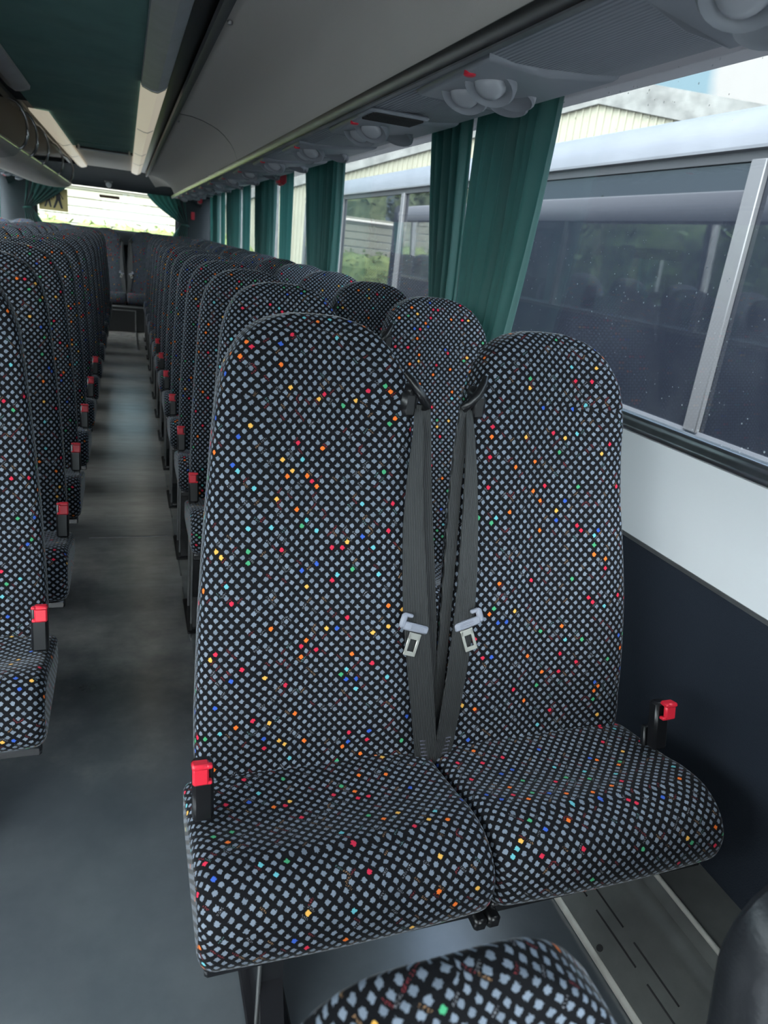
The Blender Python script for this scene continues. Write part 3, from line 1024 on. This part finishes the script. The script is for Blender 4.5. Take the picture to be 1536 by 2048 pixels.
def seat_meshes():
    d = {}
    d['backrest'] = make_backrest().mesh('backrest', M['fabric'], angle=80)
    d['cushion'] = make_cushion().mesh('cushion', M['fabric'], angle=70)
    # rear shell of the backrest
    hz = [a for a, _ in HWZ]; hw = [b for _, b in HWZ]
    rings = []
    for z in np.linspace(.40, 1.10, 15):
        w = float(np.interp(z, hz, hw)) - .016
        y = back_front(z) + .080
        t = min(max((z - 1.0) / .1, 0), 1)
        rings.append([(-w * (1 - .25 * t * t), y, z), (-w * .9 * (1 - .25 * t * t), y + .012, z), (w * .9 * (1 - .25 * t * t), y + .012, z), (w * (1 - .25 * t * t), y, z), (w * .8, y - .01, z), (-w * .8, y - .01, z)])
    d['back_shell'] = MB().loft(rings).mesh('back_shell', M['shell'])
    mb = MB()
    mb.box((0, -0.155, .320), (.43, .024, .022), .004).box((0, .10, .320), (.43, .03, .03), .004)
    for x in (-.16, .16):
        mb.box((x, -0.03, .322), (.03, .26, .018), .003)
    d['seat_frame'] = mb.mesh('seat_frame', M['black_metal'])
    mb = MB()
    mb.box((.215, -.168, .308), (.022, .03, .022), .004)
    d['frame_clip'] = mb.mesh('frame_clip', M['black'])
    # buckle on the outer side of the cushion (-x), release button on top
    rotb = Matrix.Rotation(math.radians(-14), 3, 'X')
    mb = MB()
    mb.box((-.205, 0.006, .495), (.032, .026, .096), .005, rotb)
    mb.box((-.206, 0.022, .435), (.022, .014, .08), .003, rotb)
    d['buckle'] = mb.mesh('buckle', M['black'])
    mb = MB()
    mb.box((-.210, -.008, .535), (.024, .010, .034), .003, rotb)
    mb.box((-.210, -.002, .547), (.026, .022, .009), .003, rotb)
    mb.box((-.197, -.009, .550), (.008, .012, .006), .0015, rotb)
    mb.box((-.197, -.009, .521), (.008, .012, .006), .0015, rotb)
    d['release_button'] = mb.mesh('release_button', M['red'])
    # belts on the inner side (+x)
    def at(x, z, dy=0.0):
        return (x, back_front(z) + dy, z)
    pts, wd, dr = [], [], []
    for x, z, w, dy in ((.178, 1.045, .007, .004), (.176, 1.0, .010, -.006), (.172, .93, .014, -.010), (.171, .84, .019, -.010), (.174, .76, .022, -.010), (.179, .68, .0235, -.010), (.188, .60, .0235, -.012), (.198, .52, .0225, -.014), (.207, .45, .0215, -.016), (.212, .40, .020, -.012), (.214, .36, .018, .0)):
        pts.append(at(x, z, dy)); wd.append(w); dr.append((1, -.25, -.06))
    d['belt_strap'] = MB().ribbon(pts, wd, dr).mesh('belt_strap', M['web'])
    pts, wd, dr = [], [], []
    for x, z, w, dy in ((.186, 1.052, .012, .0), (.190, 1.0, .014, .004), (.196, .90, .014, .004), (.204, .78, .014, .004), (.212, .66, .013, .004), (.218, .54, .011, .002), (.222, .42, .010, .0), (.223, .34, .010, .0)):
        pts.append(at(x, z, dy)); wd.append(w); dr.append((.93, -.36, 0))
    d['retractor_strap'] = MB().ribbon(pts, wd, dr).mesh('retractor_strap', M['web'])
    # stitched end of the lap strap
    mb = MB()
    for k in range(8):
        z = .405 + .0075 * k
        mb.box(at(.217 - .022 * (z - .405) * 8 * .9, z, -.0165), (.026, .002, .0016))
    d['stitching'] = mb.mesh('stitching', mat('belt_thread', (0.10, 0.10, 0.13), 0.7))
    # guide at shoulder height
    mb = MB()
    mb.tube([at(.150, 1.105, -.002), at(.158, 1.095, -.012), at(.170, 1.078, -.016), at(.184, 1.060, -.012), at(.190, 1.052, -.004), at(.186, 1.046, .006), at(.172, 1.050, .012)], [.005, .007, .008, .008, .008, .007, .006], 10)
    mb.lathe(at(.164, 1.074, .006), (.2, -1, 0), [(.012, -.02), (.013, .006), (.010, .012), (.001, .013)], 14)
    mb.box(at(.160, 1.052, .012), (.03, .03, .05), .008)
    d['belt_guide'] = mb.mesh('belt_guide', M['black'])
    # tongue
    a = math.radians(18)
    rot = Matrix.Rotation(a, 3, 'Y') @ Matrix.Rotation(math.radians(-14), 3, 'X')
    c = Vector(at(.172, .674, -.016))
    def tr(mb):
        m2 = MB()
        m2.v = [tuple(c + rot @ Vector(p)) for p in mb.v]; m2.f = mb.f; m2.uv = mb.uv
        return m2
    mb = MB()
    mb.box((.004, 0, 0), (.052, .010, .015), .003)
    mb.box((-.024, 0, .008), (.012, .010, .028), .004)
    mb.box((-.017, 0, .019), (.018, .008, .007), .002)
    for k in range(4):
        mb.box((.006, -.0058, -.0045 + .003 * k), (.026, .0014, .0012))
    d['tongue_grip'] = tr(mb).mesh('tongue_grip', M['tgrip'])
    mb = MB()
    for sx in (-1, 1):
        mb.box((.008 + sx * .0095, 0, -.030), (.0055, .0026, .036), .0008)
    mb.box((.008, 0, -.0155), (.0245, .0026, .012), .0008)
    mb.box((.008, 0, -.048), (.0245, .0026, .008), .0008)
    d['belt_tongue'] = tr(mb).mesh('belt_tongue', M['chrome'])
    # leg under the aisle edge (x = 0 here, shifted per row)
    mb = MB()
    mb.loft([[(x - .020, -.055 - e, z), (x + .020, -.055 - e, z), (x + .020, .065 + e, z), (x - .020, .065 + e, z)] for x, e, z in ((0, .05, .012), (0, .045, .03), (0, 0.0, .12), (0, 0, .315))])
    mb.box((0, .005, .017), (.075, .24, .012), .003)
    d['leg'] = mb.mesh('leg', M['black_metal'], smooth=False)
    mb = MB()
    for yy in (-.06, .07):
        mb.box((-.022, yy, .165), (.006, .010, .29), .002)
    d['leg_edge'] = mb.mesh('leg_edge', M['alu_dark'], smooth=False)
    for k in ('backrest', 'cushion', 'back_shell', 'seat_frame', 'frame_clip', 'buckle', 'release_button', 'belt_strap', 'retractor_strap', 'stitching', 'belt_guide', 'tongue_grip', 'belt_tongue', 'leg', 'leg_edge'):
        me = d[k]
        m2 = me.copy()
        m2.name = me.name + '_m'
        n = len(m2.vertices)
        co = np.empty(n * 3, dtype=np.float32)
        m2.vertices.foreach_get('co', co)
        co[0::3] *= -1
        m2.vertices.foreach_set('co', co)
        m2.flip_normals()
        m2.update()
        d[k + '_m'] = m2
    return d


SM = seat_meshes()


def make_seat(loc, label, group, mir=False, leg=None, belts=True, cat='seat', buckle=True):
    e = empty('coach_seat', loc, label, cat, group)
    g = lambda k: SM[k + ('_m' if mir else '')]
    b = put('backrest', g('backrest'), e)
    put('cushion', g('cushion'), e)
    put('back_shell', g('back_shell'), e)
    put('seat_frame', g('seat_frame'), e)
    if buckle:
        bk = put('buckle', g('buckle'), e)
        tag(put('release_button', g('release_button'), bk), 'red release button')
    if belts:
        put('frame_clip', g('frame_clip'), e)
        st = put('belt_strap', g('belt_strap'), e)
        put('stitching', g('stitching'), st)
        put('tongue_grip', g('tongue_grip'), st)
        tag(put('belt_tongue', g('belt_tongue'), st), 'bright steel belt tongue')
        put('retractor_strap', g('retractor_strap'), e)
        put('belt_guide', g('belt_guide'), e)
    if leg is not None:
        l = put('leg', SM['leg'], e, (leg, 0, 0))
        put('leg_edge', SM['leg_edge'] if leg < 0 else SM['leg_edge_m'], l)
    return e


Y1 = 0.889
# two-seat side
for i in range(14):
    y = Y1 if i == 0 else Y1 + 0.80 + 0.60 * (i - 1)
    sh = 0.0 if i == 0 else 0.10
    belts = i < 5
    row = 'nearest' if i == 0 else ords[i]
    make_seat((0.303 + sh, y, 0), 'speckled aisle seat of the %s two-seat row counting back from the camera' % row, 'speckled coach seats in two-seat rows', False, -.09 if i == 0 else -.19, belts, buckle=i < 8)
    make_seat((0.757 + sh, y, 0), 'speckled window seat of the %s two-seat row counting back from the camera' % row, 'speckled coach seats in two-seat rows', True, None, belts, buckle=i < 8)
# three-seat side
for i in range(13):
    y = 1.42 + 0.60 * i
    belts = i < 3
    row = 'nearest' if i == 0 else ords[i]
    for j, nm in enumerate(('aisle', 'middle', 'window')):
        x = -0.385 - 0.447 * j
        make_seat((x, y, 0), 'speckled %s seat of the %s three-seat row counting back from the camera' % (nm, row), 'speckled coach seats in three-seat rows', True, 0.0 if j == 0 else None, belts, buckle=i < 6)
# low panel at the picture's lower right corner
out_ = [(0.555, 0.58), (0.533, 0.69), (0.532, 0.712), (0.537, 0.740), (0.550, 0.765), (0.572, 0.785), (0.62, 0.800), (0.95, 0.800), (0.95, 0.012), (0.60, 0.012)]
ep = MB().loft([[(x + (.012 if k in (0, 3) else 0), 0.295 + dy, z - (.012 if k in (0, 3) and z > .5 else 0)) for x, z in out_] for k, dy in enumerate((0, .012, .048, .06))])
tag(ep.build('end_panel', M['shell'], angle=50), 'dark grey plastic panel with a rounded top corner close to the camera by the wall', 'panel')
# rear bench
for j, x in enumerate((-1.15, -0.70, -0.235, 0.225, 0.69)):
    nm = ('far window end', 'second from the far end', 'left of the aisle line', 'right of the aisle line', 'near window end')[j]
    make_seat((x, 9.79, 0.0), 'dark rear bench seat, %s' % nm, 'rear bench seats', j > 2, None, True)
# courier seat straight below the camera
cs = empty('courier_seat', (0.228, 0.313, 0), 'low speckled courier seat back close to the camera at the bottom edge', 'seat')
CR = Matrix.Rotation(0.05, 3, 'Z') @ Matrix.Rotation(0.05, 3, 'Y') @ Matrix.Rotation(0.09, 3, 'X')


def low(p):
    q = CR @ Vector((p[0], p[1] - .33, p[2] - 1.185))
    return (q.x, q.y, max(q.z + .802, .02))


mb = make_backrest()
raw = list(mb.v)
mb.v = [low(p) for p in raw]
mb.build('backrest', M['fabric'], cs, angle=80)
ri = 28                                  # the seam follows one ring of the backrest
ring = raw[ri * 48:(ri + 1) * 48]
seam = sorted([p for p in ring if p[1] < back_front(p[2]) + .03], key=lambda p: p[0])
MB().tube([low((p[0] * 1.003, p[1] - .001, p[2])) for p in seam], .0022, 6).build('piping', mat('pale_piping', (0.40, 0.38, 0.33), 0.7), cs)
mb = make_cushion()
mb.v = [(x * .95, y - .33, z - .30) for x, y, z in mb.v]
mb.build('cushion', M['fabric'], cs, angle=70)

# ------------------------------------------------------------------ curtains
def curtain(name, x, ytop, ybot, label, group, z1=1.735, z0=1.0, folds=7, amp=0.022, dirx=0.0, seed=0, slack=0.0):
    """ytop, ybot: (start, end) along the window; pleats deepen in the middle"""
    r = np.random.default_rng(seed)
    nz, ny = 26, folds * 12
    ph = r.uniform(0, 6, 4)
    rings = []
    for i in range(nz + 1):
        t = i / nz
        z = z1 + (z0 - z1) * t
        tt = t ** 1.15
        y0 = ytop[0] + (ybot[0] - ytop[0]) * tt
        y1 = ytop[1] + (ybot[1] - ytop[1]) * tt
        bulge = slack * math.sin(PI * min(t * 1.15, 1))
        row = []
        for j in range(ny + 1):
            u = j / ny
            env = 0.35 + 0.65 * math.sin(PI * min(max(u * 1.05, 0), 1)) ** .6
            a = 2 * PI * folds * (u + 0.02 * math.sin(3 * u * PI + ph[0] + t * 1.1))
            dx = amp * env * math.sin(a) * (1 + .25 * math.sin(a * .37 + ph[1]))
            dy = 0.35 * amp * math.cos(a * 1.0 + ph[2]) + 0.004 * math.sin(t * 5 + u * 9 + ph[3])
            y = y0 + (y1 - y0) * u + dy * env - bulge * (1 - u) + bulge * u
            row.append((x + (0.02 * t if x > 0 else -0.02 * t) + dx, y, z))
        rings.append(row)
    n = ny + 1
    full = [row + [(p[0] + .0012, p[1], p[2]) for p in row[::-1]] for row in rings]
    e = empty(name, (0, 0, 0), label, 'curtain', group)
    MB().loft(full).build('cloth', M['curtain'], e, angle=80)
    ya, yb = min(ytop), max(ytop)
    mb = MB()
    k = max(int((yb - ya) / .06), 3)
    for q in range(k):
        yy = ya + (yb - ya) * (q + .5) / k
        mb.box((x, yy, z1 + .004), (.010, .010, .018), .002)
    mb.build('glider_hooks', M['black'], e)
    return e


xc = 1.055
G = 'green curtains along the window wall'
curtain('curtain', xc, (1.84, 2.308), (1.97, 2.318), 'green curtain on the camera side of the first bright pillar slit', G, folds=10, amp=.034, seed=1, slack=.012)
curtain('curtain', xc, (2.388, 2.70), (2.375, 2.52), 'green curtain just beyond the first bright pillar slit', G, folds=7, amp=.034, seed=2, slack=.01)
curtain('curtain', xc, (3.93, 4.30), (3.98, 4.28), 'green curtain pair half nearer the camera at second pillar', G, folds=7, amp=.034, seed=3, slack=.01)
curtain('curtain', xc, (4.31, 4.76), (4.30, 4.52), 'green curtain pair half farther from the camera at second pillar', G, folds=7, amp=.034, seed=4, slack=.01)
names = ['third', 'fourth', 'fifth']
for k, yp in enumerate((6.25, 8.20, 10.0)):
    for s in (0, 1):
        if s == 0:
            yt, yb_ = (yp - .42, yp - .03), (yp - .34, yp - .03)
        else:
            yt, yb_ = (yp + .0, yp + .38), (yp, yp + .30)
        if k == 2 and s == 1:
            continue
        curtain('curtain', xc, yt, yb_, 'green curtain at the %s window pillar, %s half' % (names[k], ('nearer', 'farther')[s]), G, folds=6, amp=.036, seed=10 + 2 * k + s, slack=.015)
# bright flat widths of curtain drawn over the farther panes
for k, (a, b) in enumerate(((5.25, 5.70), (7.15, 7.62), (9.05, 9.45), (10.25, 10.66))):
    curtain('curtain', xc + .02, (a, b), (a + .04, b - .03), 'pale backlit curtain width hanging free on the %s window' % ('third', 'fourth', 'fifth', 'last')[k], G, folds=4, amp=.015, seed=30 + k)
for k, (a, b) in enumerate(((10.75, 10.35), (8.55, 8.15))):
    curtain('curtain', CX - (xc - CX), (b, a), (b, a - .1), 'green curtain on the three-seat side, %s of two' % ('rearmost', 'nearer')[k], 'green curtains on the three-seat side', folds=6, amp=.02, seed=40 + k)


def tied_curtain(s, label):
    """curtain at the rear window, gathered and tied back toward the side"""
    e = empty('tied_curtain', (0, 0, 0), label, 'curtain', 'tied curtains at the rear window')
    rings = []
    xo = 0.80 if s > 0 else -1.22
    for i in range(25):
        t = i / 24
        z = 1.66 - 0.50 * t
        if t < .68:
            q = t / .68
            w = 0.46 * (1 - q ** 1.4) + 0.075
        else:
            w = 0.075 + 0.13 * ((t - .68) / .32) ** .7
        row = []
        for j in range(61):
            u = j / 60
            x = xo - s * w * u
            row.append((x, 10.80 + 0.020 * math.sin(u * 2 * PI * 7 + t * 1.2) * (0.5 + .5 * min(w / .2, 1)), z))
        rings.append(row + [(p[0], p[1] + .0015, p[2]) for p in row[::-1]])
    MB().loft(rings).build('cloth', M['curtain'], e, angle=80)
    zz = 1.66 - .5 * .68
    MB().tube([(xo + s * .01, 10.79, zz - .01), (xo - s * .03, 10.765, zz), (xo - s * .085, 10.79, zz + .005)], .012, 8).build('tie_band', M['curtain'], e)
    return e


tied_curtain(1, 'dark green curtain tied back beside the rear window, near side')
tied_curtain(-1, 'dark green curtain tied back in front of the yellow sign')
# red pull on the rear corner lining
tag(MB().box((0.86, 10.79, 1.45), (.05, .012, .10), .006).build('red_tab', M['red_plastic']), 'faint red tab on the dark rear corner lining', 'tab')

# ------------------------------------------------------------------ outside
GZ = -0.95
struct('ground', MB().box((0, 20, GZ - .05), (200, 200, .1)), M['asphalt'], smooth=False)
# the bus parked alongside
BX, BW, BY0, BY1 = 2.5, 2.5, -4.0, 11.2
pb = empty('parked_bus', (BX + BW / 2, 3.6, GZ), 'silver roofed bus with dark glass parked alongside the windows', 'bus')
loc0 = Vector((BX + BW / 2, 3.6, GZ))


def part(name, mb, m, parent=pb, **kw):
    mb.v = [(x - loc0.x, y - loc0.y, z - loc0.z) for x, y, z in mb.v]
    return mb.build(name, m, parent, **kw)


half = [(0.0, 1.87), (0.012, 1.93), (0.05, 1.995), (0.12, 2.055), (0.25, 2.10), (0.6, 2.135)]
prof = [(BX + a, z) for a, z in half] + [(BX + BW - a, z) for a, z in half[::-1]]
part('roof', MB().extr(prof, BY0, BY1, 4), M['buswhite'], angle=60)
part('lower_body', MB().extr([(BX, -0.65), (BX, 0.62), (BX + .01, .66), (BX + BW - .01, .66), (BX + BW, .62), (BX + BW, -.65)], BY0, BY1), M['buswhite'], angle=30)
part('gutter', MB().extr([(BX - .022, 1.865), (BX - .022, 1.878), (BX + .02, 1.885), (BX + .02, 1.855)], BY0, BY1), M['buswhite'], smooth=False)
part('window_band', MB().extr([(BX + .004, 1.82), (BX + .004, 1.866), (BX + .06, 1.866), (BX + .06, 1.82)], BY0, BY1), M['busdark'], smooth=False)
part('far_side', MB().extr([(BX + BW - .06, .66), (BX + BW - .06, 1.87), (BX + BW, 1.87), (BX + BW, .66)], BY0, BY1), M['busdark'], smooth=False)
part('end_panel', MB().box((BX + BW / 2, BY1 - .03, 1.2), (BW - .04, .05, 1.3), .01), M['buswhite'], smooth=False)
part('end_panel', MB().box((BX + BW / 2, BY0 + .03, 1.2), (BW - .04, .05, 1.3), .01), M['buswhite'], smooth=False)
pys = [BY0 + .05, -1.65, 0.5, 2.63, 4.80, 6.98, 9.15, BY1 - .05]
for a, b in zip(pys[:-1], pys[1:]):
    part('window', MB().box((BX + .026, (a + b) / 2, 1.24), (.008, b - a, 1.16)), M['busglass'], smooth=False)
for yy in pys:
    part('pillar', MB().box((BX + .008, yy, 1.24), (.03, .085, 1.17), .004), M['pillar_grey'])
for yy in (-1.5, 8.6):
    for xx in (BX + .15, BX + BW - .15):
        w = MB().lathe((xx, yy, -.48), (1, 0, 0), [(.30, -.12), (.46, -.12), (.47, 0), (.46, .12), (.30, .12)], 28)
        part('wheel', w, M['busdark'])

# shed with a shallow gable beyond the bus
S = 21.0
def shp(dx, dz):
    t = S / (dx + .55)
    return Vector((dx * t, t, 1.3 + dz * t))
pk = shp(.640, .262)
ux = Vector((.55, -1, 0)).normalized()     # along the gable, to the right
nn = Vector((-1, -.55, 0)).normalized()    # faces us
sd = empty('shed', (pk.x, pk.y, GZ), 'cream corrugated shed with mossy gable beyond the parked bus', 'shed')
slope = .195
Wl, Wr = 17.0, 9.0
mb = MB()
def gp(s, z, off):
    p = ux * s + nn * off
    return (p.x, p.y, z - GZ)
ribs = []
s = -Wl
rows = []
while s < Wr:
    for q, off in ((0.0, 0.0), (.135, 0.0), (.15, .035), (.185, .035)):
        rows.append((s + q, off))
    s += .20
bot = [gp(a, GZ, o) for a, o in rows]
top = [gp(a, pk.z - .55 - slope * abs(a) * (1 if a < 0 else 1.05), o) for a, o in rows]
bk = [gp(a, GZ, -.15) for a, o in rows]
bt = [gp(a, pk.z - .55 - slope * abs(a) * (1 if a < 0 else 1.05), -.15) for a, o in rows]
mb.loft([bot, top, bt, bk], closed=False, caps=False)
mb.build('gable_wall', M['shed'], sd, smooth=False)
mb = MB()
for a0, a1 in ((-Wl, 0), (0, Wr)):
    z0_, z1_ = pk.z - slope * abs(a0), pk.z - slope * abs(a1)
    v = [gp(a0, z0_ - .62, .10), gp(a1, z1_ - .62, .10), gp(a1, z1_, .10), gp(a0, z0_, .10), gp(a0, z0_ - .62, -.1), gp(a1, z1_ - .62, -.1), gp(a1, z1_, -6), gp(a0, z0_, -6)]
    mb.add(v, [(0, 1, 2, 3), (3, 2, 6, 7), (4, 5, 1, 0), (5, 4, 7, 6)])
mb.build('barge_board', M['roofsheet'], sd, smooth=False)

# long shed, hedge and trees behind the coach
sd2 = empty('rear_shed', (0, 44, GZ), 'long cream shed with level boards seen through the rear window', 'shed')
mb = MB()
for k in range(8):
    z = -0.2 + .42 * k
    mb.box((2, 0, z - GZ + .2 * 0), (40, .3, .39), .03)
mb.build('boarded_wall', mat('cream_boards', (0.21, 0.205, 0.155), 0.6), sd2, smooth=False)
MB().box((2, .5, 2.75 - GZ), (41, 1.6, .12), .03).build('roof_edge', M['cream'], sd2, smooth=False)


def clump(name, centers, radii, m, label, cat, n=220, leaf=.22, seed=0, trunk=None, kind=None):
    r = np.random.default_rng(seed)
    e = empty(name, (*centers[0][:2], GZ), label, cat)
    if kind: e['kind'] = kind
    mb = MB()
    c0 = Vector((*centers[0][:2], GZ))
    for c, rad in zip(centers, radii):
        c = Vector(c) - c0
        # lumpy body
        rings = []
        for i in range(9):
            th = PI * i / 8
            rings.append([tuple(c + Vector((rad[0] * math.sin(th) * math.cos(2 * PI * k / 14), rad[1] * math.sin(th) * math.sin(2 * PI * k / 14), rad[2] * math.cos(th))) * (0.86 + .1 * r.random())) for k in range(14)])
        mb.loft(rings)
        for q in range(n):
            d = Vector(r.normal(size=3)).normalized()
            p = c + Vector((d.x * rad[0], d.y * rad[1], d.z * rad[2])) * r.uniform(.85, 1.12)
            a = Vector(r.normal(size=3)).normalized() * leaf * r.uniform(.6, 1.3)
            b = Vector(r.normal(size=3)).normalized() * leaf * r.uniform(.6, 1.3)
            mb.add([tuple(p - a), tuple(p + b), tuple(p + a), tuple(p - b)], [(0, 1, 2, 3)])
    mb.build('crown' if trunk else 'foliage', m, e, smooth=False)
    if trunk:
        MB().tube([(0, 0, 0), (.05, .05, trunk * .5), (0, 0, trunk)], [.22, .18, .12], 10).build('trunk', M['bark'], e)
    return e


hc = [(-9 + 1.3 * k, 30.0 + .3 * (k % 2), 0.15) for k in range(13)]
clump('hedge', hc, [(1.3, .8, 1.0)] * 13, M['hedge'], 'clipped yellow-green hedge in front of the long shed', 'hedge', n=240, leaf=.09, seed=3)
for k in range(6):
    x = -17 + 6.6 * k
    clump('tree', [(x, 52 + (k % 3), 4.2), (x + 1.9, 53, 3.6)], [(2.6, 2.2, 2.6 + .5 * (k % 3)), (2.2, 1.8, 2.0)], M['tree'],
          '%s tree of the bright row showing above the long shed' % ords[k] if k else 'bright tree at the far left of the row above the long shed', 'tree', n=260, leaf=.24, seed=20 + k, trunk=3.5)
# trees across the yard, seen mirrored in the parked bus
for k in range(6):
    y = -6 + 7.6 * k
    clump('tree', [(-17, y, 1.6), (-17.5, y + 2.4, 1.2)], [(2.2, 3.0, 2.4 + .5 * (k % 2)), (1.8, 2.4, 2.0)], M['tree_dark'],
          '%s dark tree across the yard, mirrored in the glass of the parked bus' % ords[k], 'tree', n=160, leaf=.3, seed=50 + k, trunk=1.5)

# ------------------------------------------------------------------ window portals guide the sky light through the glass
def portal(loc, size, normal):
    l = bpy.data.lights.new('portal', 'AREA')
    l.shape = 'RECTANGLE'
    l.size, l.size_y = size
    l.cycles.is_portal = True
    o = bpy.data.objects.new('portal', l)
    o.location = loc
    o.rotation_euler = Vector(normal).to_track_quat('-Z', 'Y').to_euler()
    COL.objects.link(o)
    return o
